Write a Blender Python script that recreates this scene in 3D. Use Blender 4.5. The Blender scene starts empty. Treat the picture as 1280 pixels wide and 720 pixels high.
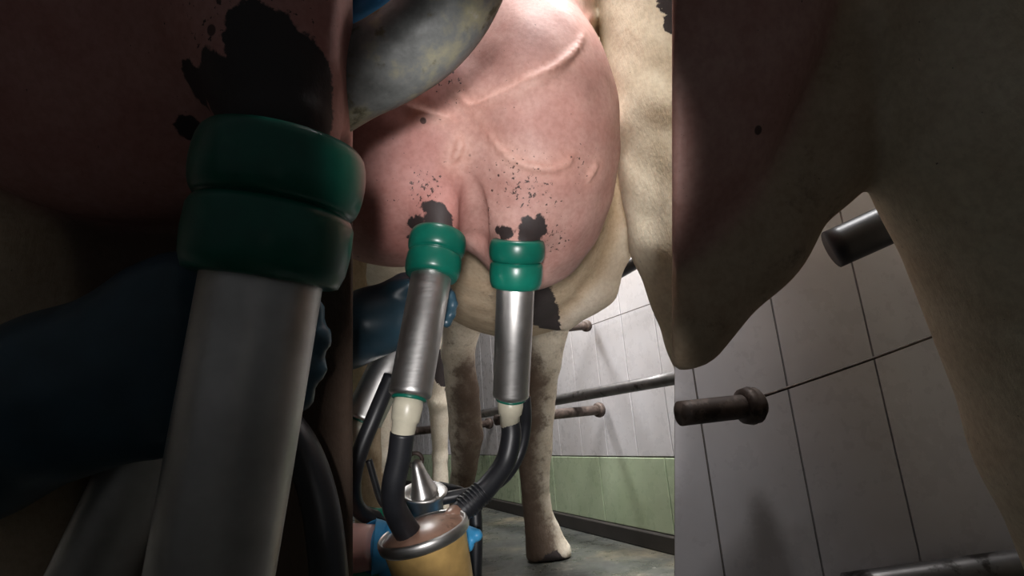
import bpy, math, random
import numpy as np
from mathutils import Vector, Matrix

random.seed(4)
SC = bpy.context.scene
COL = SC.collection

# ------------------------------------------------------------------ camera
F = 720.0                                   # focal length in pixels of the 1280x720 frame
PITCH, ROLL, EYE = math.radians(14.2), math.radians(-4.5), 0.33
_fw = np.array([0, math.cos(PITCH), math.sin(PITCH)])
_r0 = np.array([1.0, 0, 0])
_u0 = np.cross(_r0, _fw)
CR = _r0 * math.cos(ROLL) + _u0 * math.sin(ROLL)
CU = _u0 * math.cos(ROLL) - _r0 * math.sin(ROLL)
CO = np.array([0, 0, EYE])
ROT = np.stack([CR, CU, _fw], 1)            # local (right, up, depth) -> world

cam = bpy.data.cameras.new('camera')
cam.sensor_width = 36
cam.lens = 36 * F / 1280
cam.clip_start = 0.02
camo = bpy.data.objects.new('camera', cam)
COL.objects.link(camo)
M = Matrix.Identity(4)
for i in range(3):
    M[i][0], M[i][1], M[i][2], M[i][3] = CR[i], CU[i], -_fw[i], CO[i]
camo.matrix_world = M
SC.camera = camo

# ------------------------------------------------------------------ world, lamps, exposure
SC.view_settings.view_transform = 'Standard'
SC.view_settings.look = 'None'
SC.view_settings.exposure = 0.0
SC.view_settings.gamma = 1.0
SC.view_settings.use_curve_mapping = False
w = bpy.data.worlds.new('world')
SC.world = w
w.use_nodes = True
w.node_tree.nodes['Background'].inputs[0].default_value = (0.95, 0.97, 1.0, 1)
w.node_tree.nodes['Background'].inputs[1].default_value = 0.05

LAMPS = []                                  # (light object, housing size x, housing size y)
def aim(o, loc, target):
    COL.objects.link(o)
    o.location = loc
    o.rotation_euler = (Vector(target) - Vector(loc)).to_track_quat('-Z', 'Y').to_euler()
def lamp(loc, target, power, sx, sy, spread=180, color=(1, .97, .93)):
    l = bpy.data.lights.new('lamp_light', 'AREA')
    l.shape = 'RECTANGLE'
    l.size, l.size_y, l.energy, l.color = sx, sy, power, color
    l.spread = math.radians(spread)
    o = bpy.data.objects.new('lamp_light', l)
    aim(o, loc, target)
    LAMPS.append((o, sx, sy))
def spot(loc, target, power, half, blend, radius, color=(1, .97, .96)):
    l = bpy.data.lights.new('lamp_light', 'SPOT')
    l.energy, l.color, l.spot_size, l.spot_blend, l.shadow_soft_size = power, color, math.radians(2 * half), blend, radius
    o = bpy.data.objects.new('lamp_light', l)
    aim(o, loc, target)
    LAMPS.append((o, .12, .12))
spot((0.12, 0.36, 1.36), (0.07, 0.76, 0.64), 30.0, 20, .8, .08)      # unseen spot added to light the udder and leave the sides dim
spot((0.0, -0.08, 0.37), (0.015, 0.66, 0.61), 20.0, 13.6, .5, .03)       # added fill spots just behind the camera, lighting only the middle
spot((0.0, -0.08, 0.30), (-0.012, 0.66, 0.345), 17.0, 14.6, .4, .03)  # lower added fill, for the cups and claw
lamp((0.42, 1.05, 2.05), (0.22, 1.9, 0.3), 50.0, 0.30, 0.9, 130, (1, .99, .98))     # unseen lamp added to light the wall and forelegs
lamp((-0.55, 2.3, 2.05), (-0.05, 2.3, 0.2), 36.0, 0.30, 0.9, 130, (1, .99, .98))    # unseen lamp added to light the space further in

# ------------------------------------------------------------------ helpers
def lc(r, g, b):
    f = lambda c: c / 12.92 if c <= .04045 else ((c + .055) / 1.055) ** 2.4
    return (f(r / 255), f(g / 255), f(b / 255))

def Q(px, py, d):                           # local (right, up, depth) point
    return np.array([(px - 640) / F * d, -(py - 360) / F * d, d])
def W(q):                                   # local -> world
    return CO + np.asarray(q) @ ROT.T
def P(px, py, d):
    return W(Q(px, py, d))
BS = 1280 / 404.0
def near(px, py):  # enlarges middle positions for the copies added at the sides
    return 640 + (px - 640) * BS, 360 + (py - 360) * BS

def tag(o, label=None, cat=None, group=None, kind=None):
    if label: o['label'] = label
    if cat: o['category'] = cat
    if group: o['group'] = group
    if kind: o['kind'] = kind
    return o

def empty(name, loc):
    o = bpy.data.objects.new(name, None)
    o.empty_display_size = 0.05
    COL.objects.link(o)
    o.location = loc
    return o

def mesh(name, v, f, mat, parent=None, smooth=True, base=None):
    v = np.asarray(v, float)
    if parent is not None:
        off = np.array(parent['_o']) if '_o' in parent else np.array(parent.location)
    elif base is not None:
        off = np.asarray(base, float)
    else:
        off = np.array([(v[:, 0].min() + v[:, 0].max()) / 2, (v[:, 1].min() + v[:, 1].max()) / 2, v[:, 2].min()])
    me = bpy.data.meshes.new(name)
    me.from_pydata([tuple(p) for p in (v - off)], [], [tuple(int(i) for i in q) for q in f])
    me.update()
    if smooth:
        me.polygons.foreach_set('use_smooth', [True] * len(me.polygons))
    me.materials.append(mat)
    o = bpy.data.objects.new(name, me)
    COL.objects.link(o)
    if parent is not None:
        o.parent = parent
        # children keep the parent's world offset so that their own children can be placed
        OFF[o.name] = OFF.get(parent.name, np.array(parent.location))
    else:
        o.location = off
        OFF[o.name] = off
    return o
OFF = {}
def child(name, vf, mat, parent, smooth=True):
    v, f = vf
    off = OFF.get(parent.name, np.array(parent.location))
    me = bpy.data.meshes.new(name)
    me.from_pydata([tuple(p) for p in (np.asarray(v) - off)], [], [tuple(int(i) for i in q) for q in f])
    me.update()
    if smooth:
        me.polygons.foreach_set('use_smooth', [True] * len(me.polygons))
    me.materials.append(mat)
    o = bpy.data.objects.new(name, me)
    COL.objects.link(o)
    o.parent = parent
    OFF[o.name] = off
    return o

def join(*vfs):
    V, Fc, n = [], [], 0
    for v, f in vfs:
        V.append(np.asarray(v)); Fc += [[i + n for i in q] for q in f]; n += len(v)
    return np.concatenate(V), Fc

def frame_of(d):
    d = np.asarray(d, float); d = d / np.linalg.norm(d)
    a = np.array([0, 0, 1.0]) if abs(d[2]) < .9 else np.array([1.0, 0, 0])
    x = np.cross(a, d); x /= np.linalg.norm(x)
    return x, np.cross(d, x), d

def lathe(p0, axis, prof, seg=40, squash=1.0):
    """prof: (distance along axis, radius) from p0; closed at both ends."""
    x, y, z = frame_of(axis)
    V, Fc = [], []
    for t, r in prof:
        for k in range(seg):
            a = 2 * math.pi * k / seg
            V.append(np.asarray(p0) + z * t + x * r * math.cos(a) + y * r * squash * math.sin(a))
    n = len(prof)
    for i in range(n - 1):
        for k in range(seg):
            k2 = (k + 1) % seg
            Fc.append((i * seg + k, i * seg + k2, (i + 1) * seg + k2, (i + 1) * seg + k))
    Fc.append(tuple(range(seg))[::-1])
    Fc.append(tuple((n - 1) * seg + k for k in range(seg)))
    return np.array(V), Fc

def spline(pts, n=8):
    p = [np.asarray(q, float) for q in pts]
    p = [2 * p[0] - p[1]] + p + [2 * p[-1] - p[-2]]
    out = []
    for i in range(1, len(p) - 2):
        for k in range(n):
            t = k / n
            a, b, c, d = p[i - 1], p[i], p[i + 1], p[i + 2]
            out.append(.5 * (2 * b + (c - a) * t + (2 * a - 5 * b + 4 * c - d) * t * t + (3 * b - a - 3 * c + d) * t ** 3))
    out.append(p[-2])
    return np.array(out)

def tube(pts, r, seg=16, n=8, smooth=True):
    """r: number or one radius per control point (4th column interpolation)."""
    if np.isscalar(r): r = [r] * len(pts)
    q = np.array([list(p) + [rr] for p, rr in zip(pts, r)])
    c = spline(q, n) if smooth else q
    V, Fc = [], []
    x = None
    for i in range(len(c)):
        d = c[min(i + 1, len(c) - 1), :3] - c[max(i - 1, 0), :3]
        d /= np.linalg.norm(d) + 1e-12
        if x is None: x = frame_of(d)[0]
        x = x - d * (x @ d); x /= np.linalg.norm(x)
        y = np.cross(d, x)
        for k in range(seg):
            a = 2 * math.pi * k / seg
            V.append(c[i, :3] + c[i, 3] * (x * math.cos(a) + y * math.sin(a)))
    for i in range(len(c) - 1):
        for k in range(seg):
            k2 = (k + 1) % seg
            Fc.append((i * seg + k, i * seg + k2, (i + 1) * seg + k2, (i + 1) * seg + k))
    Fc.append(tuple(range(seg))[::-1])
    Fc.append(tuple((len(c) - 1) * seg + k for k in range(seg)))
    return np.array(V), Fc

def box8(c, ex, ey, ez, bev=0.0):
    """box from centre and three half-extent vectors, with the front (+ey) edges bevelled."""
    c, ex, ey, ez = [np.asarray(q, float) for q in (c, ex, ey, ez)]
    lx, ly, lz = [np.linalg.norm(q) for q in (ex, ey, ez)]
    V, Fc = [], []
    for s, ins in ((-1, 0), (1 - (bev / ly if ly else 0), 0), (1, bev)):
        for a, b in ((-1, -1), (1, -1), (1, 1), (-1, 1)):
            V.append(c + ex * a * (1 - ins / lx) + ey * s + ez * b * (1 - ins / lz))
    Fc.append((0, 3, 2, 1))
    for i in (0, 4):
        for k in range(4):
            k2 = (k + 1) % 4
            Fc.append((i + k, i + k2, i + 4 + k2, i + 4 + k))
    Fc.append((8, 9, 10, 11))
    return np.array(V), Fc

# ------------------------------------------------------------------ materials
class NT:
    def __init__(s, name):
        s.m = bpy.data.materials.new(name)
        s.m.use_nodes = True
        s.t = s.m.node_tree
        s.b = s.t.nodes['Principled BSDF']
    def n(s, typ, **kw):
        nd = s.t.nodes.new(typ)
        for k, v in kw.items():
            if k.startswith('_'): setattr(nd, k[1:], v)
            else:
                key = k.replace('__', ' ')
                nd.inputs[key].default_value = v
        return nd
    def l(s, a, b): s.t.links.new(a, b)
    def coord(s): return s.n('ShaderNodeTexCoord').outputs['Object']
    def noise(s, vec, scale, detail=4, rough=.55):
        nd = s.n('ShaderNodeTexNoise', Scale=scale, Detail=detail, Roughness=rough)
        s.l(vec, nd.inputs['Vector'])
        return nd.outputs['Fac']
    def ramp(s, fac, stops):
        r = s.n('ShaderNodeValToRGB')
        el = r.color_ramp.elements
        while len(el) < len(stops): el.new(.5)
        for e, (p, c) in zip(el, stops):
            e.position = p; e.color = (*c, 1) if len(c) == 3 else c
        s.l(fac, r.inputs[0])
        return r.outputs[0]
    def mix(s, fac, a, b, mode='MIX'):
        nd = s.t.nodes.new('ShaderNodeMix'); nd.data_type = 'RGBA'; nd.blend_type = mode
        for sock, v in ((0, fac), (6, a), (7, b)):
            if hasattr(v, 'node'): s.l(v, nd.inputs[sock])
            else: nd.inputs[sock].default_value = v if sock == 0 else (*v, 1)
        return nd.outputs[2]
    def math(s, op, a, b=0.0, clamp=False):
        nd = s.t.nodes.new('ShaderNodeMath'); nd.operation = op; nd.use_clamp = clamp
        for i, v in enumerate((a, b)):
            if hasattr(v, 'node'): s.l(v, nd.inputs[i])
            else: nd.inputs[i].default_value = v
        return nd.outputs[0]
    def map(s, v, a, b, c=0.0, d=1.0):
        nd = s.t.nodes.new('ShaderNodeMapRange'); nd.interpolation_type = 'SMOOTHSTEP'
        s.l(v, nd.inputs[0])
        for i, q in enumerate((a, b, c, d)): nd.inputs[i + 1].default_value = q
        return nd.outputs[0]
    def bump(s, h, strength=.3, dist=.002):
        nd = s.n('ShaderNodeBump', Strength=strength, Distance=dist)
        s.l(h, nd.inputs['Height']); s.l(nd.outputs[0], s.b.inputs['Normal'])
    def set(s, **kw):
        for k, v in kw.items():
            i = s.b.inputs[k.replace('__', ' ')]
            if hasattr(v, 'node'): s.l(v, i)
            else: i.default_value = (*v, 1) if isinstance(v, tuple) and len(v) == 3 and i.type == 'RGBA' else v
        return s.m

def mat_simple(name, col, rough=.5, metal=0.0, var=.25, scale=40, bump=.15, dirt=None, dirt_at=.6, **kw):
    t = NT(name); c = t.coord()
    n = t.noise(c, scale, 5)
    lo = tuple(x * (1 - var) for x in col); hi = tuple(min(1, x * (1 + var)) for x in col)
    out = t.ramp(n, [(.3, lo), (.7, hi)])
    if dirt:
        n2 = t.noise(c, scale * .6 + 7, 6, .65)
        out = t.mix(t.map(n2, dirt_at, dirt_at + .08), out, dirt)
    t.set(Base__Color=out, Roughness=rough, Metallic=metal, **kw)
    if bump: t.bump(n, bump, .001)
    return t.m

GREEN = mat_simple('green_rubber', lc(11, 94, 78), .32, var=.12, scale=60, bump=.1)
BLACK = mat_simple('black_rubber', lc(30, 31, 35), .42, var=.25, scale=50, bump=.1)
NOZZLE = mat_simple('cream_plastic', lc(196, 190, 170), .35, var=.12, scale=50, bump=.05)
AMBER = mat_simple('amber_plastic', lc(190, 156, 98), .22, var=.35, scale=22, bump=.05, dirt=lc(110, 82, 40), dirt_at=.56)
FOAM = mat_simple('brown_splashed_cover', lc(140, 108, 92), .3, var=.25, scale=45, bump=.3, dirt=lc(92, 66, 54), dirt_at=.58)
GLOVE = mat_simple('bright_blue_nitrile', lc(70, 160, 215), .38, var=.12, scale=45, bump=.25)
DGLOVE = mat_simple('dark_blue_nitrile', lc(46, 72, 86), .34, var=.2, scale=30, bump=.25)
SKIN = mat_simple('forearm_skin', lc(226, 178, 170), .5, var=.08, scale=40, bump=.1, Subsurface__Weight=.15)
GHOSE = mat_simple('green_hose_rubber', lc(24, 120, 92), .4, var=.15, scale=40)
TEAL = mat_simple('teal_sleeve_cloth', lc(92, 176, 148), .7, var=.1, scale=60)
BLUEP = mat_simple('blue_plastic', lc(64, 160, 226), .4, var=.15, scale=40)
RUST = mat_simple('rusty_iron', lc(78, 66, 60), .6, metal=.3, var=.35, scale=60, bump=.4, dirt=lc(52, 40, 34), dirt_at=.5)
RAIL = mat_simple('grimy_rail_steel', lc(92, 90, 90), .38, metal=.65, var=.3, scale=30, bump=.2, dirt=lc(40, 36, 34), dirt_at=.55)
DRAIL = mat_simple('dark_rail_paint', lc(40, 40, 44), .4, metal=.3, var=.3, scale=30)
LAMPM = mat_simple('lamp_housing_paint', lc(205, 205, 200), .5, var=.05)
HOOF = mat_simple('dark_hoof_horn', lc(40, 34, 30), .5, var=.3, scale=60)

def mat_steel(name):
    t = NT(name); c = t.coord()
    mp = t.n('ShaderNodeMapping', Scale=(1, 1, 14)); t.l(c, mp.inputs[0])
    n = t.noise(mp.outputs[0], 60, 5, .7)
    n2 = t.noise(c, 14, 4, .6)
    col = t.ramp(n2, [(.3, lc(176, 174, 172)), (.7, lc(214, 212, 210))])
    t.set(Base__Color=col, Metallic=1.0, Roughness=t.map(n, .2, .8, .34, .48))
    t.bump(n, .08, .0005)
    return t.m
STEEL = mat_steel('brushed_steel')

def mat_pipe():
    t = NT('dirty_grey_pipe'); c = t.coord()
    n = t.noise(c, 16, 6, .65); n2 = t.noise(c, 38, 5, .6)
    col = t.ramp(n, [(.32, lc(92, 94, 92)), (.48, lc(132, 134, 132)), (.6, lc(172, 166, 138)), (.72, lc(206, 204, 196))])
    col = t.mix(t.map(n2, .56, .66), col, lc(104, 98, 78))
    t.set(Base__Color=col, Roughness=t.map(n2, .3, .7, .45, .7), Metallic=.15)
    t.bump(n2, .35, .002)
    return t.m
PIPE = mat_pipe()

def mat_hide(name):
    """colour, patch distance, hair and dirt fields are stored on the body's vertices."""
    t = NT(name); c = t.coord()
    at = lambda nm: t.n('ShaderNodeAttribute', _attribute_name=nm)
    col = at('tint').outputs['Color']
    patch, hair, dirt, grime = (at(k).outputs['Fac'] for k in ('patch', 'hair', 'dirt', 'grime'))
    # soft mottling of skin
    n1 = t.noise(c, 22, 5, .6)
    tone = t.mix(hair, lc(214, 178, 172), lc(214, 206, 194))
    col = t.mix(t.map(n1, .3, .7, 0, .45), col, t.mix(1.0, col, tone, 'MULTIPLY'))
    n5 = t.noise(c, 160, 3, .6)
    col = t.mix(t.map(n5, .35, .7, 0, .25), col, t.mix(1.0, col, t.mix(hair, lc(190, 162, 154), lc(186, 174, 158)), 'MULTIPLY'))
    # brown grime in the hair
    n2 = t.noise(c, 30, 7, .75)
    g = t.math('ADD', t.math('MULTIPLY', grime, .9), t.math('SUBTRACT', n2, .5))
    col = t.mix(t.map(g, .38, .62, 0, .85), col, lc(88, 72, 60))
    # dark flecks of dried dirt
    n3 = t.noise(c, 210, 4, .6)
    fl = t.math('ADD', t.math('MULTIPLY', dirt, .13), n3)
    col = t.mix(t.map(fl, .70, .74, 0, .9), col, lc(44, 34, 32))
    vor = t.n('ShaderNodeTexVoronoi', Scale=26.0); t.l(c, vor.inputs['Vector'])
    spot = t.math('MULTIPLY', t.map(vor.outputs['Distance'], .08, .11, 1, 0), t.map(hair, .2, .5, 1, 0))
    pick = t.n('ShaderNodeSeparateColor'); t.l(vor.outputs['Color'], pick.inputs[0])
    spot = t.math('MULTIPLY', spot, t.map(pick.outputs[0], .7, .72))
    col = t.mix(t.math('MULTIPLY', spot, .85), col, lc(50, 36, 34))
    # ragged dark patches
    n4 = t.noise(c, 75, 4, .6)
    pd = t.math('ADD', patch, t.math('MULTIPLY', t.math('SUBTRACT', n4, .5), .022))
    pm = t.map(pd, -.0015, .0015, 1, 0)
    col = t.mix(pm, col, lc(52, 44, 44))
    t.set(Base__Color=col, Roughness=t.map(hair, 0, 1, .6, .85), Subsurface__Weight=.06, Subsurface__Radius=(.01, .004, .003))
    mp = t.n('ShaderNodeMapping', Scale=(1, 1, .25)); t.l(c, mp.inputs[0])
    hn = t.noise(mp.outputs[0], 260, 4, .7)
    wr = t.noise(c, 45, 5, .6)
    hgt = t.math('ADD', t.math('MULTIPLY', hn, t.map(hair, 0, 1, .10, .9)), t.math('MULTIPLY', wr, .5))
    t.bump(hgt, .45, .003)
    return t.m
HIDE = mat_hide('cow_hide')

def mat_tile(name, col, dirt, amt):
    t = NT(name); c = t.coord()
    oi = t.n('ShaderNodeObjectInfo').outputs['Random']
    n = t.noise(c, 6, 5, .6); n2 = t.noise(c, 30, 5, .65)
    a = t.mix(t.map(n, .3, .75, 0, amt), col, dirt)
    a = t.mix(t.math('MULTIPLY', oi, .12), a, dirt)
    t.set(Base__Color=a, Roughness=t.map(n2, .3, .7, .22, .4))
    t.bump(n2, .05, .001)
    return t.m
WTILE = mat_tile('white_wall_panel', lc(214, 212, 216), lc(186, 180, 180), .5)
GTILE = mat_tile('green_wall_tile', lc(182, 196, 168), lc(146, 164, 130), .6)
GROUT = mat_simple('dark_grout', lc(104, 98, 92), .9, var=.2)
SKIRT = mat_simple('dark_skirting', lc(48, 44, 42), .5, var=.3, scale=14, dirt=lc(40, 34, 30))

def mat_floor():
    t = NT('wet_concrete'); c = t.coord()
    n = t.noise(c, 3.5, 7, .65); n2 = t.noise(c, 40, 6, .7); n3 = t.noise(c, 12, 6, .7)
    a = t.ramp(n, [(.35, lc(52, 55, 56)), (.55, lc(74, 75, 70)), (.72, lc(112, 104, 88))])
    a = t.mix(t.map(n2, .62, .68, 0, .8), a, lc(158, 154, 146))
    a = t.mix(t.map(n3, .55, .65, 0, .6), a, lc(52, 50, 46))
    t.set(Base__Color=a, Roughness=t.map(n3, .35, .65, .22, .6))
    t.bump(n2, .3, .003)
    return t.m
FLOOR = mat_floor()
CEIL = mat_simple('grey_ceiling_paint', lc(120, 118, 114), .9, var=.08, scale=3)

# ------------------------------------------------------------------ implicit-surface bodies
def surface_nets(xs, ys, zs, f):
    s = f < 0
    nx, ny, nz = f.shape
    c = [s[i:nx - 1 + i, j:ny - 1 + j, k:nz - 1 + k] for i in (0, 1) for j in (0, 1) for k in (0, 1)]
    cnt = sum(a.astype(np.int8) for a in c)
    act = (cnt > 0) & (cnt < 8)
    I, J, K = np.nonzero(act)
    idx = -np.ones(act.shape, np.int64); idx[I, J, K] = np.arange(len(I))
    acc = np.zeros((len(I), 3)); num = np.zeros(len(I))
    corner = lambda o: (I + o[0], J + o[1], K + o[2])
    co = [(i, j, k) for i in (0, 1) for j in (0, 1) for k in (0, 1)]
    for a in co:
        for ax in range(3):
            if a[ax]: continue
            b = list(a); b[ax] = 1
            fa, fb = f[corner(a)], f[corner(b)]
            m = (fa < 0) != (fb < 0)
            t = np.where(m, fa / np.where(fa == fb, 1, fa - fb), 0)
            pa = np.stack([xs[I + a[0]], ys[J + a[1]], zs[K + a[2]]], 1)
            pb = np.stack([xs[I + b[0]], ys[J + b[1]], zs[K + b[2]]], 1)
            acc += np.where(m[:, None], pa + (pb - pa) * t[:, None], 0)
            num += m
    V = acc / num[:, None]
    quads = []
    def em(e0, e1, q):
        m = (e0 != e1)
        return m, e0
    # edges along x
    m = s[:-1, 1:-1, 1:-1] != s[1:, 1:-1, 1:-1]
    i, j, k = np.nonzero(m); j += 1; k += 1
    q = np.stack([idx[i, j - 1, k - 1], idx[i, j, k - 1], idx[i, j, k], idx[i, j - 1, k]], 1)
    fl = ~s[i, j, k]; q[fl] = q[fl][:, ::-1]; quads.append(q)
    m = s[1:-1, :-1, 1:-1] != s[1:-1, 1:, 1:-1]
    i, j, k = np.nonzero(m); i += 1; k += 1
    q = np.stack([idx[i - 1, j, k - 1], idx[i - 1, j, k], idx[i, j, k], idx[i, j, k - 1]], 1)
    fl = ~s[i, j, k]; q[fl] = q[fl][:, ::-1]; quads.append(q)
    m = s[1:-1, 1:-1, :-1] != s[1:-1, 1:-1, 1:]
    i, j, k = np.nonzero(m); i += 1; j += 1
    q = np.stack([idx[i - 1, j - 1, k], idx[i, j - 1, k], idx[i, j, k], idx[i - 1, j, k]], 1)
    fl = ~s[i, j, k]; q[fl] = q[fl][:, ::-1]; quads.append(q)
    return V, np.concatenate(quads)

def smin(a, b, k):
    h = np.clip(.5 + .5 * (b - a) / k, 0, 1)
    return b + (a - b) * h - k * h * (1 - h)
def smax(a, b, k): return -smin(-a, -b, k)

def d_ell(X, c, r):
    p = [(X[i] - c[i]) for i in range(3)]
    k0 = np.sqrt(sum((p[i] / r[i]) ** 2 for i in range(3))) + 1e-6
    k1 = np.sqrt(sum((p[i] / r[i] ** 2) ** 2 for i in range(3))) + 1e-6
    return k0 * (k0 - 1) / k1
def d_cap(X, a, b, r1, r2):
    ba = b - a; L = ba @ ba
    h = np.clip(sum((X[i] - a[i]) * ba[i] for i in range(3)) / L, 0, 1)
    return np.sqrt(sum((X[i] - a[i] - ba[i] * h) ** 2 for i in range(3))) - (r1 + (r2 - r1) * h)

class Body:
    """a list of blended shapes in local (right, up, depth) space, each with a colour, hair and grime."""
    def __init__(s): s.pr = []; s.cuts = []; s.patches = []; s.dirts = []; s.wob = 0.0; s.floor = None; s.hoofs = []
    def ell(s, c, r, col, hair=0, k=.03, grime=0): s.pr.append(('e', c, r, None, None, col, hair, k, grime))
    def cap(s, a, b, r1, r2, col, hair=0, k=.02, grime=0): s.pr.append(('c', a, b, r1, r2, col, hair, k, grime))
    def chain(s, pts, rs, col, hair=0, k=.02, grime=0):
        for i in range(len(pts) - 1): s.cap(pts[i], pts[i + 1], rs[i], rs[i + 1], col, hair, k, grime)
    def prim(s, p, X):
        return d_ell(X, p[1], p[2]) if p[0] == 'e' else d_cap(X, p[1], p[2], p[3], p[4])
    def field(s, X):
        f = None
        grid = getattr(X[0], 'ndim', 0) == 3
        for p in s.pr:
            if grid and p[0] == 'c' and max(p[3], p[4]) + p[7] < .035 and f is not None:   # thin shapes: only nearby cells
                pad = max(p[3], p[4]) + p[7] + .012
                sl = []
                for i in range(3):
                    ax = X[i].ravel()
                    a, b = min(p[1][i], p[2][i]) - pad, max(p[1][i], p[2][i]) + pad
                    sl.append(slice(int(np.searchsorted(ax, a)), int(np.searchsorted(ax, b)) + 1))
                Y = [X[0][sl[0]], X[1][:, sl[1]], X[2][:, :, sl[2]]]
                if min(y.size for y in Y) == 0: continue
                sub = tuple(sl)
                f[sub] = smin(f[sub], s.prim(p, Y), p[7])
                continue
            d = s.prim(p, X)
            f = d if f is None else smin(f, d, p[7])
        for a, b, r1, r2, k in s.cuts:
            f = smax(f, -d_cap(X, a, b, r1, r2), k)
        for nrm, off, k in s.planes if hasattr(s, 'planes') else []:
            f = smax(f, sum(nrm[i] * X[i] for i in range(3)) - off, k)
        return f
    def march(s, px, py, t0=.3, t1=3):
        t = t0
        for _ in range(200):
            q = Q(px, py, t)
            d = float(s.field([np.float64(v) for v in q]))
            if d < .0004 or t > t1: break
            t += d * .6
        return Q(px, py, t)
    def build(s, name, xs, ys, zs, mat, parent=None):
        X = [xs[:, None, None].astype(np.float32), ys[None, :, None].astype(np.float32), zs[None, None, :].astype(np.float32)]
        f = s.field(X)
        if s.wob:
            a, b, c = X
            f = f + s.wob * (np.sin(a * 61 + b * 37) * np.sin(b * 53 - c * 41) * np.sin(c * 47 + a * 29))
        f = np.broadcast_to(f, (len(xs), len(ys), len(zs))).copy()
        f[0] = f[-1] = 1e-3 + np.abs(f[0]) * 0 + .01
        f[:, 0] = f[:, -1] = .01; f[:, :, 0] = f[:, :, -1] = .01
        V, Fc = surface_nets(xs, ys, zs, f)
        Vt = V.T
        D = np.stack([s.prim(p, Vt) for p in s.pr], 0)
        wt = np.exp(-(D - D.min(0)) / .005); wt /= wt.sum(0)
        col = np.einsum('pn,pc->nc', wt, np.array([p[5] for p in s.pr]))
        hair = np.einsum('pn,p->n', wt, np.array([p[6] for p in s.pr], float))
        grime = np.einsum('pn,p->n', wt, np.array([p[8] for p in s.pr], float))
        patch = np.full(len(V), .2)
        for c, r in s.patches:
            patch = np.minimum(patch, np.linalg.norm(V - c, axis=1) - r)
        dirt = np.zeros(len(V))
        for c, r in s.dirts:
            dirt = np.maximum(dirt, np.exp(-(np.linalg.norm(V - c, axis=1) / r) ** 2))
        Wv = W(V)
        o = mesh(name, Wv, Fc, mat) if parent is None else child(name, (Wv, Fc), mat, parent)
        me = o.data
        a = me.attributes.new('tint', 'FLOAT_COLOR', 'POINT')
        a.data.foreach_set('color', np.concatenate([col, np.ones((len(V), 1))], 1).astype(np.float32).ravel())
        for nm, arr in (('patch', patch), ('hair', hair), ('dirt', dirt), ('grime', grime)):
            b = me.attributes.new(nm, 'FLOAT', 'POINT'); b.data.foreach_set('value', arr.astype(np.float32))
        return o

def floor_plane(z=0.002):
    # half-space below the floor, in local coordinates: keep what lies above
    n = -np.array([CR[2], CU[2], _fw[2]])
    return (n, -(z - EYE), .006)

def axis_pts(*segs):
    out = []
    for a, b, st in segs: out.append(np.arange(a, b, st))
    return np.concatenate(out + [[segs[-1][1]]])

# ------------------------------------------------------------------ the room
WA = np.array([-0.230, 3.021, 0.0]); WB = np.array([0.3625, 1.619, 0.0])
WE = (WB - WA) / np.linalg.norm(WB - WA)            # along the wall, towards the viewer
WN = np.array([WE[1], -WE[0], 0.0])                 # out of the wall, into the stall
if WN @ (CO - WA) < 0: WN = -WN
def wall_hit(px, py, off=0.0):
    d = _fw + CR * (px - 640) / F - CU * (py - 360) / F
    t = ((WA + WN * off - CO) @ WN) / (d @ WN)
    return CO + d * t

ZG = 0.24
def wall_piece(t0, t1, z0, z1, n0, n1, bev=0.0):
    c = WA + WE * (t0 + t1) / 2 + WN * (n0 + n1) / 2 + np.array([0, 0, (z0 + z1) / 2])
    return box8(c, WE * (t1 - t0) / 2, WN * (n1 - n0) / 2, np.array([0, 0, (z1 - z0) / 2]), bev)

def plain_box(name, lo, hi, mat, kind='structure'):
    lo, hi = np.array(lo, float), np.array(hi, float)
    c = (lo + hi) / 2; h = (hi - lo) / 2
    v, f = box8(c, (h[0], 0, 0), (0, h[1], 0), (0, 0, h[2]))
    return tag(mesh(name, v, f, mat, smooth=False), kind=kind)

fl = plain_box('floor', (-2.6, -1.2, -.1), (1.9, 7.6, 0), FLOOR)
tag(fl, 'dark wet concrete floor with pale dried splashes')
ce = plain_box('ceiling', (-2.6, .0, 2.4), (1.9, 7.6, 2.5), CEIL)
tag(ce, 'grey painted ceiling above the stalls')
T0, T1 = -4.6, 2.35
v, f = wall_piece(T0, T1, 0, 2.4, -.12, -.006)
wall = tag(mesh('wall_right', v, f, GROUT, smooth=False), 'wall clad in white panels above a green tiled base', kind='structure')
PW = .163
tref = .926
k0 = int(math.floor((T0 - tref) / PW)); k1 = int(math.ceil((T1 - tref) / PW))
for k in range(k0, k1):
    a, b = tref + k * PW, tref + (k + 1) * PW
    if a < T0 or b > T1: continue
    child('panel', wall_piece(a + .0016, b - .0016, ZG + .002, 2.4, -.006, 0, .0012), WTILE, wall, False)
GW = .345
for k in range(-15, 4):
    a, b = 1.194 + k * GW, 1.194 + (k + 1) * GW
    if a < T0 or b > T1: continue
    child('tile', wall_piece(a + .0018, b - .0018, .046, ZG - .002, -.006, .001, .0012), GTILE, wall, False)
v, f = wall_piece(T0, T1, 0, .044, -.006, .014, .003)
tag(mesh('baseboard_right', v, f, SKIRT, smooth=False), 'dark grimy skirting along the green tiles', kind='structure')
plain_box('wall_left', (-2.7, -1.2, 0), (-2.6, 7.6, 2.4), CEIL)
plain_box('wall_back', (-2.6, 7.5, 0), (1.9, 7.6, 2.4), CEIL)

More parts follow.
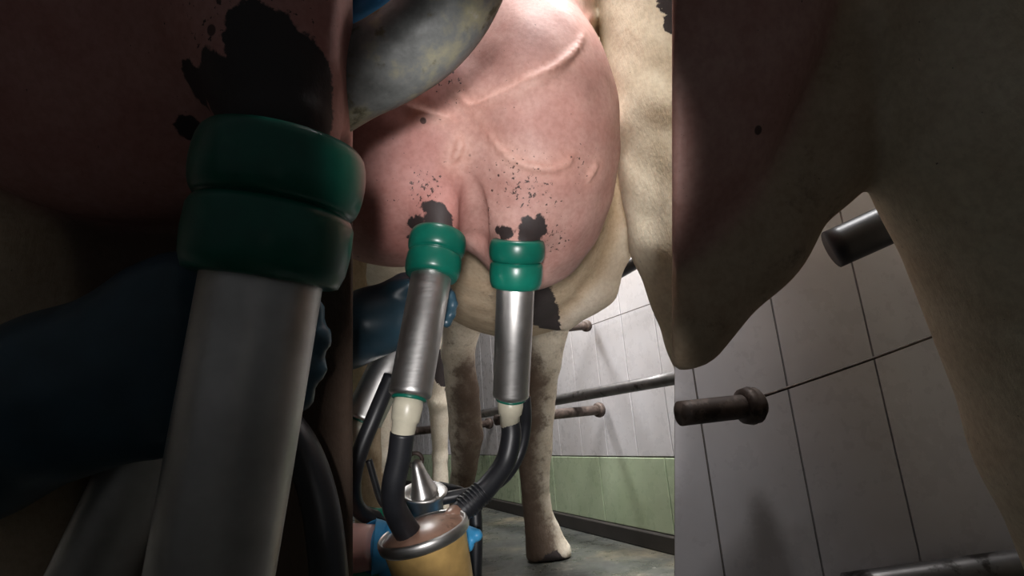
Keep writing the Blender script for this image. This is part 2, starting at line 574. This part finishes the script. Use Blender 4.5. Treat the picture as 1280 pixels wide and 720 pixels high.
# added tiled partition, setting the dim right side off from the lit wall
PA, PB = P(842, 560, .70), P(1420, 560, .68)
def part_pt(s, z, n=0.0):
    a = PA + (PB - PA) * s
    nn = np.cross(PB - PA, [0, 0, 1]); nn[2] = 0; nn /= np.linalg.norm(nn)
    if nn[1] > 0: nn = -nn
    return np.array([a[0], a[1], z]) + nn * n
PLEN = np.linalg.norm((PB - PA)[:2])
def part_edge(z, n=0.0):                       # free end shaped along the view line, bounding the dim side
    lo, hi = -.4, .5                            # bisect for an upright edge as the camera sees it
    g = lambda t: (lambda q: 640 + F * (q @ CR) / (q @ _fw) - 843)(part_pt(t, z, n) - CO)
    for _ in range(40):
        mid = (lo + hi) / 2
        if g(mid) < 0: lo = mid
        else: hi = mid
    return lo
def part_piece(s0f, s1f, z0, z1, n0, n1, rows=14):
    V, Fc = [], []
    zs = np.linspace(z0, z1, rows)
    for z in zs:
        for n, ff in ((n0, s0f), (n0, s1f), (n1, s1f), (n1, s0f)):
            V.append(part_pt(ff(z, n), z, n))
    for i in range(rows - 1):
        for k in range(4):
            k2 = (k + 1) % 4
            Fc.append((4 * i + k, 4 * i + k2, 4 * i + 4 + k2, 4 * i + 4 + k))
    return np.array(V), Fc + [(3, 2, 1, 0), tuple(4 * (rows - 1) + k for k in range(4))]
ZT = 1.15
v, f = part_piece(part_edge, lambda z, n: 1.0, 0, ZT, -.035, -.004)
part = tag(mesh('added_wall_partition', v, f, GROUT, smooth=False), 'added white tiled partition filling the dim right side', kind='structure')
STEP = .112 / PLEN
for k in range(8):
    s0 = (lambda z, n, k=k: part_edge(z, n) + .001) if k == 0 else (lambda z, n, k=k: max(.07 + (k - 1) * STEP + .0022, part_edge(z, n) + .001))
    s1 = lambda z, n, k=k: max(min(.07 + k * STEP - .0022, 1.0), part_edge(z, n) + .0012)
    if k and s0(0, 0) >= 1: break
    child('panel', part_piece(s0, s1, 0, ZT, -.004, 0), WTILE, part, False)

# ------------------------------------------------------------------ cows
PINK = np.array(lc(206, 164, 154)); PINKD = np.array(lc(194, 142, 134)); CREAM = np.array(lc(238, 228, 204))
TAN = np.array(lc(198, 178, 152)); WHITE = np.array(lc(222, 212, 196)); BROWN = np.array(lc(92, 74, 62)); DARK = np.array(lc(40, 36, 38))

class Map:
    """where the parts of one cow lie: side copies are enlarged and brought nearer."""
    def __init__(s, band, d0=.66, kd=1.0): s.b, s.d0, s.kd = band, d0, kd
    def D(s, d): return s.d0 + (d - .66) * s.kd if s.b else d
    def q(s, px, py, d):
        if s.b: px, py = near(px, py)
        return Q(px, py, s.D(d))
    def r(s, r, d): return r * BS * s.D(d) / d if s.b else r
    def e(s, rx, rz, ry, d): return np.array([s.r(rx, d), s.r(rz, d), ry * (s.kd if s.b else 1)])

def udder(B, m, left=True, right=True):
    if left:
        B.ell(m.q(492, 165, .79), m.e(.150, .185, .155, .79), PINKD, 0, .05)
    if right:
        B.ell(m.q(664, 180, .79), m.e(.119, .200, .155, .79), PINK, 0, .05)
    B.ell(m.q(600, -70, .90), m.e(.180, .29, .20, .90), PINK, 0, .06)
    if left:
        B.cap(m.q(545, 240, .715), m.q(549, 296, .660), m.r(.042, .70), m.r(.020, .66), PINKD, 0, m.r(.03, .7))
    if right:
        B.cap(m.q(650, 245, .725), m.q(647, 304, .668), m.r(.044, .72), m.r(.020, .66), PINK, 0, m.r(.03, .7))
    cl = [B.march(*(near(x, y) if m.b else (x, y))) for x, y in ((588, 226), (591, 246), (593, 266), (595, 284), (596, 300))]
    cr = [.003, .009, .013, .014, .014]
    for i in range(4):
        B.cuts.append((cl[i] * 1.002, cl[i + 1] * 1.002, m.r(cr[i], .66), m.r(cr[i + 1], .66), m.r(.014, .66)))

def veins(B, m):
    base = Body(); base.pr = list(B.pr); base.cuts = list(B.cuts)
    for path, rad in (([(572, 120), (590, 136), (622, 120), (655, 104), (690, 88), (712, 70), (728, 50), (733, 20)], .0034),
                      ([(590, 138), (608, 165), (628, 190), (655, 206), (685, 212), (707, 206), (716, 196)], .0036),
                      ([(505, 132), (540, 145), (565, 150)], .0024), ([(576, 172), (574, 190), (564, 204)], .0040),
                      ([(735, 226), (741, 214), (747, 205)], .0026)):
        pts = []
        for px, py in spline([np.array(q, float) for q in path], 4):
            q = base.march(*(near(px, py) if m.b else (px, py)))
            pts.append(q)
        pts = np.array(pts)
        for _ in range(3): pts[1:-1] = (pts[:-2] + 2 * pts[1:-1] + pts[2:]) / 4
        n = len(pts)
        tp = lambda i: .35 + .65 * min(1, 3 * i / n, 3 * (n - 1 - i) / n)
        for i in range(n - 1):
            B.cap(pts[i], pts[i + 1], m.r(rad * tp(i), .66), m.r(rad * tp(i + 1), .66), np.array(lc(222, 178, 164)), 0, m.r(.004, .66))

def spots(B, m, left=True, right=True):
    def put(lst, px, py, r):
        q = B.march(*(near(px, py) if m.b else (px, py)))
        lst.append((q, m.r(r, .66)))
    L = [(545, 268, .015), (539, 260, .012), (553, 274, .014), (560, 281, .010), (552, 284, .012), (563, 289, .009),
         (522, 283, .013), (531, 288, .012), (515, 280, .009), (542, 289, .010), (513, 297, .006)]
    R = [(664, 284, .013), (673, 280, .010), (658, 291, .011), (672, 290, .010), (629, 289, .008), (634, 294, .009), (622, 287, .005), (666, 296, .012)]
    for a in (L if left else []) + (R if right else []): put(B.patches, *a)
    for px, py, r in ((655, 235, .04), (648, 215, .02), (560, 100, .025), (610, 262, .02), (530, 240, .03), (725, 200, .016), (690, 300, .03)): put(B.dirts, px, py, r)

# --- the lit cow in the middle
m0 = Map(False)
B = Body()
udder(B, m0); veins(B, m0)
nv = len(B.pr)
# belly, flank fold, thighs
B.ell(m0.q(642, 285, 1.25), np.array([.235, .235, .42]), TAN, .8, .05, .38)
B.chain([m0.q(792, 170, .99), m0.q(774, 290, 1.0), m0.q(742, 358, 1.02), m0.q(704, 390, 1.05)], [.030, .032, .036, .034], np.array(lc(214, 202, 186)), .8, .03, .2)
B.ell(m0.q(600, 150, 1.25), np.array([.26, .35, .55]), CREAM, .9, .05)
B.chain([m0.q(798, -90, .88), m0.q(822, 150, .84), m0.q(846, 300, .83), m0.q(880, 420, .84), m0.q(905, 560, .90), m0.q(905, 700, .95), m0.q(905, 900, 1.0)],
        [.072, .070, .066, .055, .036, .028, .036], CREAM, 1, .012)
B.chain([m0.q(385, -90, .92), m0.q(395, 150, .93), m0.q(420, 330, .97), m0.q(452, 480, 1.02), m0.q(462, 600, 1.05), m0.q(462, 780, 1.1)],
        [.085, .075, .048, .030, .024, .034], TAN, 1, .012, .15)
# forelegs
B.chain([m0.q(690, 330, 1.42), m0.q(680, 450, 1.48), m0.q(671, 560, 1.53), m0.q(673, 628, 1.55), m0.q(683, 668, 1.555), m0.q(690, 690, 1.55)],
        [.085, .042, .037, .029, .037, .052], WHITE, 1, .02, .42)
B.chain([m0.q(590, 330, 1.60), m0.q(572, 440, 1.68), m0.q(581, 540, 1.74), m0.q(576, 600, 1.78), m0.q(574, 655, 1.80), m0.q(572, 675, 1.80)],
        [.085, .045, .045, .029, .036, .046], WHITE, 1, .02, .40)
B.chain([m0.q(672, 420, 1.475), m0.q(668, 470, 1.475), m0.q(662, 560, 1.52), m0.q(666, 628, 1.54), m0.q(674, 664, 1.54), m0.q(680, 690, 1.54)],
        [.042, .039, .034, .028, .037, .050], np.array(lc(104, 88, 76)), 1, .008, .62)
B.chain([m0.q(576, 440, 1.67), m0.q(582, 490, 1.69), m0.q(586, 545, 1.73), m0.q(582, 600, 1.77)], [.034, .040, .043, .029], np.array(lc(110, 96, 84)), 1, .008, .62)
B.planes = [floor_plane()]
spots(B, m0)
B.patches += [(Q(688, 702, 1.52), .042), (Q(572, 690, 1.78), .04)]
B.patches += [(B.march(838, 5), .018), (B.march(841, 30), .016)]
B.patches += [(B.march(x, y), r) for x, y, r in [(673 + 1.6 * i, 366 + 5.5 * i, .026 - .0012 * abs(i - 4)) for i in range(9)]]
B.wob = .0016
cow = B.build('cow', axis_pts((-.19, -.30, .008), (-.30, .22, .0038), (.22, .42, .008)),
              axis_pts((-.82, -.12, .007), (-.12, .42, .0038), (.42, .66, .012)),
              axis_pts((.56, .92, .0038), (.92, 1.95, .010)), HIDE)
tag(cow, 'brightly lit cow with pink veined udder and cream hind leg at the centre', 'cow', 'cows in the milking stalls')

# --- cow added on the left, enlarged copy of the middle: udder, thigh, dark backdrop
m1 = Map(True, .40, .8)
B = Body()
udder(B, m1, True, True)
B.chain([Q(-330, -150, .58), Q(-130, 200, .56), Q(20, 330, .55), Q(75, 480, .56), Q(60, 760, .57)], [.14, .11, .06, .045, .045], TAN, 1, .02, .2)
B.ell(Q(300, 640, .59), np.array([.30, .42, .05]), BROWN, 1, .03, .6)  # added dark backdrop, keeps the bright stall behind from showing
B.ell(Q(330, 0, .58), np.array([.36, .50, .06]), BROWN, 1, .03, .4)  # upper part of the added backdrop
sl = (441 - 640) / F
nn = np.array([1, 0, -sl]); nn /= np.linalg.norm(nn)
B.planes = [(nn, 0.0, .008), (np.array([0, 0, 1.0]), .62, .02)]
spots(B, m1, True, False)
cow_l = B.build('cow', axis_pts((-1.0, -.62, .012), (-.62, -.06, .005)), axis_pts((-.55, -.2, .008), (-.2, .32, .005), (.32, .50, .012)),
                axis_pts((.28, .80, .005)), HIDE)
tag(cow_l, 'added cow at the left, enlarged copy whose dark udder carries the largest teat cup', 'cow', 'cows in the milking stalls')

# --- cow added on the right, enlarged copy of the middle: udder edge, cream leg
m2 = Map(True, .42, .40)
B = Body()
udder(B, m2, False, True)
B.ell(m2.q(655, 270, 1.05), np.array([.205, .26, .05]), TAN, .8, .03, .3)
B.chain([Q(1040, 60, .52), Q(1020, 190, .52), Q(935, 300, .51), Q(850, 400, .50)], [.05, .045, .042, .043], TAN, .8, .03, .4)
B.chain([m2.q(806, -90, .80), m2.q(822, 150, .80), m2.q(846, 300, .80), m2.q(878, 420, .82), m2.q(900, 520, .84)],
        [m2.r(.068, .8), m2.r(.066, .8), m2.r(.062, .8), m2.r(.050, .8), m2.r(.035, .8)], CREAM, 1, .02)
sl = (840 - 640) / F
nn = np.array([-1, 0, sl]); nn /= np.linalg.norm(nn)
B.planes = [(nn, 0.0, .008)]
cow_r = B.build('cow', axis_pts((.06, .62, .005), (.62, .85, .012)), axis_pts((-.45, -.1, .008), (-.1, .34, .005), (.34, .50, .012)),
                axis_pts((.28, .72, .005)), HIDE)
tag(cow_r, 'added cow at the right, enlarged copy with cream leg in front of the added partition', 'cow', 'cows in the milking stalls')

# --- a cow standing further in, seen by its white legs
B = Body()
B.chain([Q(556, 380, 2.3), Q(549, 500, 2.35), Q(550, 570, 2.4), Q(551, 640, 2.4)], [.09, .045, .030, .04], WHITE, 1, .02, .08)
B.chain([Q(470, 380, 2.5), Q(478, 500, 2.5), Q(482, 570, 2.5), Q(484, 640, 2.5)], [.09, .05, .035, .04], WHITE, 1, .02, .2)
B.ell(Q(520, 300, 2.5), np.array([.28, .26, .5]), WHITE, 1, .04, .1)
B.planes = [floor_plane()]
B.patches = [(Q(560, 468, 2.27), .06), (Q(556, 450, 2.27), .05), (Q(562, 490, 2.28), .03)]
cow_f = B.build('cow', axis_pts((-.85, .05, .011)), axis_pts((-1.05, .55, .012)), axis_pts((1.95, 3.05, .013)), HIDE)
tag(cow_f, 'white-legged cow standing furthest in, behind the hoses', 'cow', 'cows in the milking stalls')

# ------------------------------------------------------------------ teat cups
def teat_cup(top, bot, r, label, mark):
    """top: rim of the green mouthpiece, bot: end of the pale nozzle; r: shell radius; mark: fractions of the length."""
    top, bot = np.array(top), np.array(bot)
    ax = bot - top; L = np.linalg.norm(ax); ax /= L
    base = bot
    e = empty('teat_cup', base)
    OFF[e.name] = np.array(base)
    tag(e, label, 'teat cup', 'steel teat cups with green liners')
    g1, g2, s1 = mark                       # end of roll, end of collar, end of shell
    R = r * 1.46
    def torus(a, b, rr, n=9, flat=.75):
        return [(a + (b - a) * (.5 - .5 * math.cos(math.pi * i / (n - 1))), rr * (flat + (1 - flat) * math.sin(math.pi * i / (n - 1)) ** .6)) for i in range(n)]
    prof = [(0.004 * L, R * .45)] + torus(0, g1 * L, R, 11, .80) + [(g1 * L, R * .84)]
    h = child('mouthpiece', lathe(top, ax, prof, 48), GREEN, e)
    prof = [(g1 * L * .96, R * .80), (g1 * L * 1.04, R * .90), (g1 * L * 1.15, R * .945), (g1 * L + (g2 - g1) * L * .5, R * .955),
            (g1 * L + (g2 - g1) * L * .78, R * .93), (g2 * L * .985, R * .87), (g2 * L, R * .80), (g2 * L, r * .9)]
    child('collar', lathe(top, ax, prof, 48), GREEN, e)
    prof = [(g2 * L * .93, r * .97), (g2 * L, r), (g2 * L + (s1 - g2) * L * .5, r * 1.0), (s1 * L * .955, r * .985), (s1 * L * .97, r * 1.0), (s1 * L * .985, r * .97),
            (s1 * L * .995, r * .86), (s1 * L, r * .74)]
    child('shell', lathe(top, ax, prof, 56), STEEL, e)
    prof = [(s1 * L * .997, r * .55), (s1 * L * .998, r * .80), (s1 * L * 1.010, r * .81), (s1 * L * 1.014, r * .74), (s1 * L * 1.014, r * .5)]
    child('liner_ring', lathe(top, ax, prof, 40), GREEN, e)
    prof = [(s1 * L, r * .5), (s1 * L * 1.012, r * .68), (s1 * L * 1.05, r * .70), (s1 * L + (1 - s1) * L * .55, r * .64), (s1 * L + (1 - s1) * L * .6, r * .56), (L, r * .52), (L, r * .4)]
    child('nozzle', lathe(top, ax, prof, 36), NOZZLE, e)
    return e

teat_cup(P(549, 292, .655), P(502, 550, .575), .0222, 'lit steel teat cup leaning left, held by the dark blue glove', (.115, .235, .815))
teat_cup(P(647, 299, .662), P(637, 532, .700), .0222, 'upright lit steel teat cup right of the udder cleft', (.115, .250, .845))
teat_cup(P(512, 405, .78), P(436, 560, .72), .0255, 'slanting steel teat cup below the dark blue glove, cut by the added cow', (.10, .22, .80))

def band(px, py, d): return P(*near(px, py), d)  # for the enlarged cups added at the left
nr = .0222 * BS * .385 / .655
teat_cup(band(551, 303, .395), band(507, 556, .350), nr * .93, 'added large steel teat cup in the left foreground, enlarged copy of the leaning one', (.115, .235, .815))
teat_cup(band(534, 352, .53), band(441, 545, .50), .037, 'added steel teat cup slanting at the bottom left, enlarged copy of the slanting one', (.10, .22, .80))

# ------------------------------------------------------------------ hoses
def hose(name, pts, r, mat, label, cat='hose', group=None):
    v, f = tube(pts, r, 18, 10)
    return tag(mesh(name, v, f, mat), label, cat, group)
GH = 'black rubber hoses of the milking cluster'
hose('milk_tube', [P(503, 541, .575), P(499, 572, .575), P(492, 605, .575), P(492, 630, .58), P(500, 650, .59), P(511, 668, .60)],
     [.0122, .0120, .0118, .0120, .0128, .0135], BLACK, 'black rubber tube from the leaning teat cup into the claw', 'hose', GH)
mt = hose('milk_tube', [P(637, 522, .700), P(639, 545, .698), P(632, 576, .69), P(614, 603, .675), P(592, 626, .66), P(572, 643, .65)],
     [.0118, .0125, .0125, .0125, .0128, .0120], BLACK, 'black rubber tube curving from the upright teat cup to the claw', 'hose', GH)
# ribbed grip near the claw end
rb = []
for i in range(7):
    t = i / 6
    c0 = P(604 - 22 * t, 614 + 20 * t, .666 - .01 * t); c1 = P(602 - 22 * t, 616 + 20 * t, .665 - .01 * t)
    d = c1 - c0
    rb.append(lathe(c0, d, [(0, .010), (.0004, .0142), (.0022, .0142), (.0026, .010)], 24))
for x in rb: child('rib', x, BLACK, mt)
hose('pulse_tube', [P(656, 496, .72), P(657, 530, .73), P(650, 565, .73), P(632, 595, .72), P(605, 612, .71), P(560, 622, .70), P(530, 628, .70)],
     .0075, BLACK, 'thin black tube running behind the upright teat cup', 'hose', GH)
hose('pulse_tube', [P(489, 470, .70), P(468, 520, .68), P(450, 565, .67), P(441, 605, .67), P(447, 635, .68), P(470, 648, .69), P(510, 648, .70)],
     .0095, BLACK, 'black tube looping down at the left edge of the cluster', 'hose', GH)
hose('pulse_tube', [P(461, 575, .74), P(468, 600, .74), P(476, 625, .74), P(490, 642, .74)], .0045, BLACK, 'short thin black tube behind the green hose', 'hose', GH)
hose('long_milk_hose', [P(548, 610, .76), P(575, 617, .75), P(592, 632, .74), P(595, 670, .73), P(594, 720, .72), P(593, 800, .70)],
     .0085, BLACK, 'black hose dropping straight down behind the claw', 'hose', GH)
hose('green_hose', [P(420, 610, .72), P(440, 632, .71), P(465, 643, .70), P(495, 640, .69), P(522, 628, .69)], .0080, GHOSE, 'green hose lying behind the black tubes', 'hose')
hose('dark_hose', [P(330, 500, .50), P(376, 560, .485), P(402, 640, .47), P(415, 760, .45)], .015, BLACK, 'thick black hose added to the dim left side', 'hose')  # hose added to the dim left side

# ------------------------------------------------------------------ claw bowl
cl_c = P(528, 660, .615)
cl_up = CU * .95 - CR * .25 + _fw * .05
cl_up /= np.linalg.norm(cl_up)
claw = empty('milking_claw', cl_c - cl_up * .10)
OFF[claw.name] = np.array(claw.location)
tag(claw, 'amber claw bowl with steel rim collecting the milk tubes', 'milking claw')
R = .0485
child('bowl', lathe(cl_c - cl_up * .10, cl_up, [(0, R * .5), (.006, R * .66), (.03, R * .80), (.07, R * .88), (.092, R * .93), (.096, R * .93)], 56), AMBER, claw)
child('rim', lathe(cl_c - cl_up * .012, cl_up, [(0, R * .9), (0, R * .97), (.002, R), (.008, R * 1.015), (.011, R), (.0125, R * .97), (.011, R * .93), (.009, R * .9)], 64), STEEL, claw)
child('cover', lathe(cl_c - cl_up * .006, cl_up, [(0, R * .95), (.002, R * .94), (.0045, R * .86), (.009, R * .62), (.012, R * .35), (.013, R * .1)], 48), FOAM, claw)
for (x, y, d, tx, ty, td) in ((511, 668, .60, 514, 680, .605), (572, 643, .65, 562, 656, .635)):
    a, b = P(x, y, d), P(tx, ty, td)
    child('inlet', lathe(a, b - a, [(-.004, .008), (0, .0128), (.012, .0130), (.022, .0125), (.022, .008)], 24), FOAM, claw)
# steel shut-off valve behind it, with a lug and a ring
vc = P(531, 656, .70)
vup = CU * .99 - _fw * .12; vup /= np.linalg.norm(vup)
valve = empty('shutoff_valve', vc); OFF[valve.name] = np.array(vc)
tag(valve, 'small steel valve cup with a conical lug behind the claw bowl', 'valve')
child('cup', lathe(vc, vup, [(0, .010), (.001, .019), (.010, .022), (.036, .024), (.040, .0275), (.043, .0280), (.044, .0265), (.040, .020)], 44), STEEL, valve)
child('cone', lathe(vc + vup * .040, vup * .97 - CR * .22, [(0, .024), (.004, .0225), (.012, .018), (.026, .0125), (.034, .0105), (.040, .0085), (.043, .004)], 36, .7), STEEL, valve)
rc = P(519, 575, .70)
ring = [rc + (CR * math.cos(a) * .0085 + CU * math.sin(a) * .0085) for a in np.linspace(0, 2 * math.pi, 15)]
child('ring', tube(ring, .0026, 10, 3), RUST, valve)

# ------------------------------------------------------------------ hands of the milker
def hand_mesh(B, name, mat, parent, lo, hi, st=.0035):
    xs = [np.arange(lo[i], hi[i], st) for i in range(3)]
    return B.build(name, xs[0], xs[1], xs[2], mat, parent)
WHT = np.array([1, 1, 1.0])
def glove_hand(q, sc, name, mat, parent, wrist, knuck, fingers, thumb, fr, forearm=None, st=.003):
    B = Body()
    B.cap(wrist, knuck[0], .030 * sc, .020 * sc, WHT, 0, .02 * sc)
    for i in range(1, 4): B.cap(wrist, knuck[i], .026 * sc, .017 * sc, WHT, 0, .02 * sc)
    for i, fi in enumerate(fingers):
        pts = [knuck[i]] + fi
        B.chain(pts, [fr * 1.05 * (1 - .1 * j) for j in range(len(pts))], WHT, 0, .005 * sc)
    B.chain(thumb, [fr * 1.3, fr * 1.2, fr * 1.0][:len(thumb)], WHT, 0, .008 * sc)
    if forearm: B.chain([wrist] + forearm, [.029 * sc] + [.034 * sc] * len(forearm), WHT, 0, .015 * sc)
    pts = np.array([wrist] + list(knuck) + [p for f in fingers for p in f] + list(thumb) + (forearm or []))
    lo, hi = pts.min(0) - .045 * sc, pts.max(0) + .045 * sc
    return hand_mesh(B, name, mat, parent, lo, hi, st)

per = empty('person', P(360, 640, .74)); OFF[per.name] = np.array(per.location)
tag(per, 'milker with blue gloves steadying a teat cup and the claw bowl', 'person')
# upper hand, dark blue glove closed round the leaning cup
kn = [Q(508, 364, .715), Q(507, 380, .712), Q(505, 396, .708), Q(501, 411, .704)]
fg = []
for i, (yy, xx) in enumerate(((366, 563), (377, 566), (389, 564), (400, 558))):
    fg.append([Q(534, 360 + 12.5 * i, .712 - .004 * i), Q(556, yy - 3, .695 - .004 * i), Q(xx, yy + 3, .674 - .004 * i)])
glove_hand(None, 1.18, 'glove', DGLOVE, per, Q(462, 404, .705), kn, fg,
           [Q(470, 388, .70), Q(495, 364, .695), Q(512, 356, .690)], .0088, [Q(430, 418, .71), Q(330, 452, .74)])
child('sleeve', tube([P(345, 447, .737), P(300, 463, .75), P(220, 500, .78)], [.042, .046, .052], 24, 8), TEAL, per)
# lower hand, bright glove round the bowl, bare wrist
kn = [Q(502, 668, .675), Q(501, 684, .668), Q(498, 700, .662), Q(494, 716, .655)]
fg = []
for i in range(4):
    fg.append([Q(535, 664 + 13 * i, .692 - .004 * i), Q(572 - 8 * i, 662 + 13 * i, .690 - .004 * i), Q(596 - 11 * i, 669 + 13 * i, .668 - .004 * i)])
glove_hand(None, .78, 'glove', GLOVE, per, Q(488, 684, .662), kn, fg,
           [Q(488, 674, .655), Q(494, 666, .645), Q(500, 664, .64)], .0098, None)
cf = [P(467, 683, .650), P(470, 683, .651), P(474, 683, .657), P(488, 684, .66)]
child('glove_cuff', tube(cf, [.030, .0285, .026, .024], 28, 4), GLOVE, per)
child('forearm', tube([P(470, 683, .655), P(440, 686, .66), P(400, 690, .67), P(330, 705, .70)], [.0235, .0275, .031, .036], 28, 8), SKIN, per)
child('sleeve', tube([P(492, 748, .66), P(455, 731, .655), P(420, 738, .66)], [.020, .023, .025], 20, 6), TEAL, per)

per2 = empty('person', P(*near(455, 480), .50)); OFF[per2.name] = np.array(per2.location)  # added arm, enlarged copy of the upper gloved hand
tag(per2, 'added gloved arm behind the largest cup, enlarged copy of the dark blue glove', 'person')
Nq = lambda px, py, d: Q(*near(px, py), d)
kn = [Nq(508, 364, .460), Nq(507, 380, .459), Nq(505, 396, .457), Nq(501, 411, .455)]
fg = []
for i, (yy, xx) in enumerate(((366, 560), (377, 563), (389, 561), (400, 556))):
    fg.append([Nq(534, 360 + 12.5 * i, .475), Nq(552, yy - 3, .468 - .003 * i), Nq(xx, yy + 3, .452 - .003 * i)])
glove_hand(None, 1.8, 'glove', DGLOVE, per2, Nq(462, 402, .458), kn, fg,
           [Nq(470, 388, .46), Nq(495, 364, .455), Nq(510, 356, .455)], .0165, [Nq(430, 418, .458), Nq(390, 440, .46)], st=.006)

# ------------------------------------------------------------------ bent pipe and blue sleeve, top left
v, f = tube([P(402, 121, .468), P(440, 98, .465), P(490, 73, .46), P(535, 40, .455), P(570, -8, .45), P(590, -70, .45), P(592, -180, .45)], .0345, 40, 10)
tag(mesh('stall_pipe', v, f, PIPE), 'thick dirty grey bent pipe crossing the top left of the lit udder', 'pipe')
v, f = tube([P(432, 22, .485), P(447, 9, .48), P(475, -14, .47), P(510, -50, .47)], [.014, .015, .015, .014], 24, 8)
tag(mesh('plastic_sleeve', v, f, BLUEP), 'bright blue plastic sleeve behind the dirty bent pipe', 'sleeve')

# ------------------------------------------------------------------ rails along the wall
GR = 'stall rails along the white wall'
def bar(name, a, b, r, mat, label, flange=None, cat='rail'):
    e = empty(name, np.minimum(np.array(a), np.array(b))); OFF[e.name] = np.array(e.location)
    tag(e, label, cat, GR)
    child('tube', tube([a, (np.array(a) + b) / 2, b], r, 20, 4), mat, e)
    if flange is not None:
        d = np.array(b) - a; d /= np.linalg.norm(d)
        child('end_fitting', lathe(np.array(b) - d * .022, d, [(0, r * .9), (.002, r * 1.45), (.011, r * 1.6), (.013, r * 1.25), (.018, r * 1.5), (.024, r * 1.1), (.026, r * .5)], 20), RUST, e)
    return e
bar('long_rail', P(880, 466, 1.34), P(560, 525, 2.55), .0165, RAIL, 'long steel rail running along the white wall behind the forelegs')
bar('stub_rail', P(620, 525, 1.60), wall_hit(752, 512, .01), .0150, RUST, 'rusty stub rail ending at the wall just under the long rail', True)
bar('stub_rail', P(500, 541, 2.35), wall_hit(613, 529, .01), .0165, RUST, 'furthest rusty stub rail, seen between the white legs', True)
bar('stub_rail', P(660, 415, 1.75), wall_hit(736, 407, .012), .0125, RUST, 'short stub rail high on the wall with a wire tied to it', True)
bar('dark_rail', P(735, 362, 1.62), P(850, 296, 1.42), .0180, DRAIL, 'dark rail between the lit udder and the cream hind leg')
v, f = tube([wall_hit(737, 407, .012), wall_hit(790, 388, .008), wall_hit(860, 363, .006)], .0013, 8, 6)
tag(mesh('wall_wire', v, f, RUST), 'thin rusty wire stretched along the lit white wall', 'wire')
# rails and wire added at the right, enlarged copies of those in the middle
bar('stub_rail', P(850, 517, .63), P(948, 506, .655), .0135, RUST, 'added stub rail with a knobbed end at the added partition', True)
bar('dark_rail', P(1040, 312, .66), P(1150, 262, .64), .0225, DRAIL, 'added dark rail beside the copied cream leg at the right')
bar('long_rail', P(1060, 738, .64), P(1420, 690, .60), .0180, RAIL, 'added steel rail at the bottom right corner below the copied leg')
v, f = tube([P(952, 496, .655), P(1080, 452, .66), P(1215, 402, .66), P(1300, 372, .66)], .0017, 8, 6)
tag(mesh('wall_wire', v, f, RUST), 'added thin wire slanting across the added partition', 'wire')

# ------------------------------------------------------------------ housings of the added lamps
bpy.context.view_layer.update()
def housing(o, sx, sy, e):
    mw = np.array(o.matrix_world); c = mw[:3, 3]; ax, ay, az = mw[:3, 0], mw[:3, 1], mw[:3, 2]
    child('housing', box8(c + az * .055, ax * (sx / 2 + .015), az * .022, ay * (sy / 2 + .015), .006), LAMPM, e, False)
    return c, az
for i, label in ((0, 'added lamp hanging over the lit udder'), (3, 'added long lamp hanging by the white wall'), (4, 'added long lamp hanging over the far white legs')):
    o, sx, sy = LAMPS[i]
    e = empty('added_ceiling_lamp', tuple(o.location)); OFF[e.name] = np.array(e.location)
    tag(e, label, 'lamp', 'added lamps under the ceiling')
    c, az = housing(o, sx, sy, e)
    child('rod', tube([c + az * .05, np.array([(c + az * .05)[0], (c + az * .05)[1], 2.4])], .006, 10, 2), RAIL, e)
e = empty('added_fill_lamp', (0, -.19, 0)); OFF[e.name] = np.array(e.location)  # stand made for the added fill spots
tag(e, 'added twin fill light on a stand behind the viewer', 'lamp')
for i in (1, 2): housing(LAMPS[i][0], .03, .03, e)
child('stand', tube([np.array([0, -.19, .0]), np.array([0, -.19, .44])], .010, 12, 2), RAIL, e)
child('base', lathe(np.array([0, -.19, 0]), np.array([0, 0, 1.0]), [(0, .11), (.012, .11), (.018, .09), (.02, .02)], 28), RAIL, e)
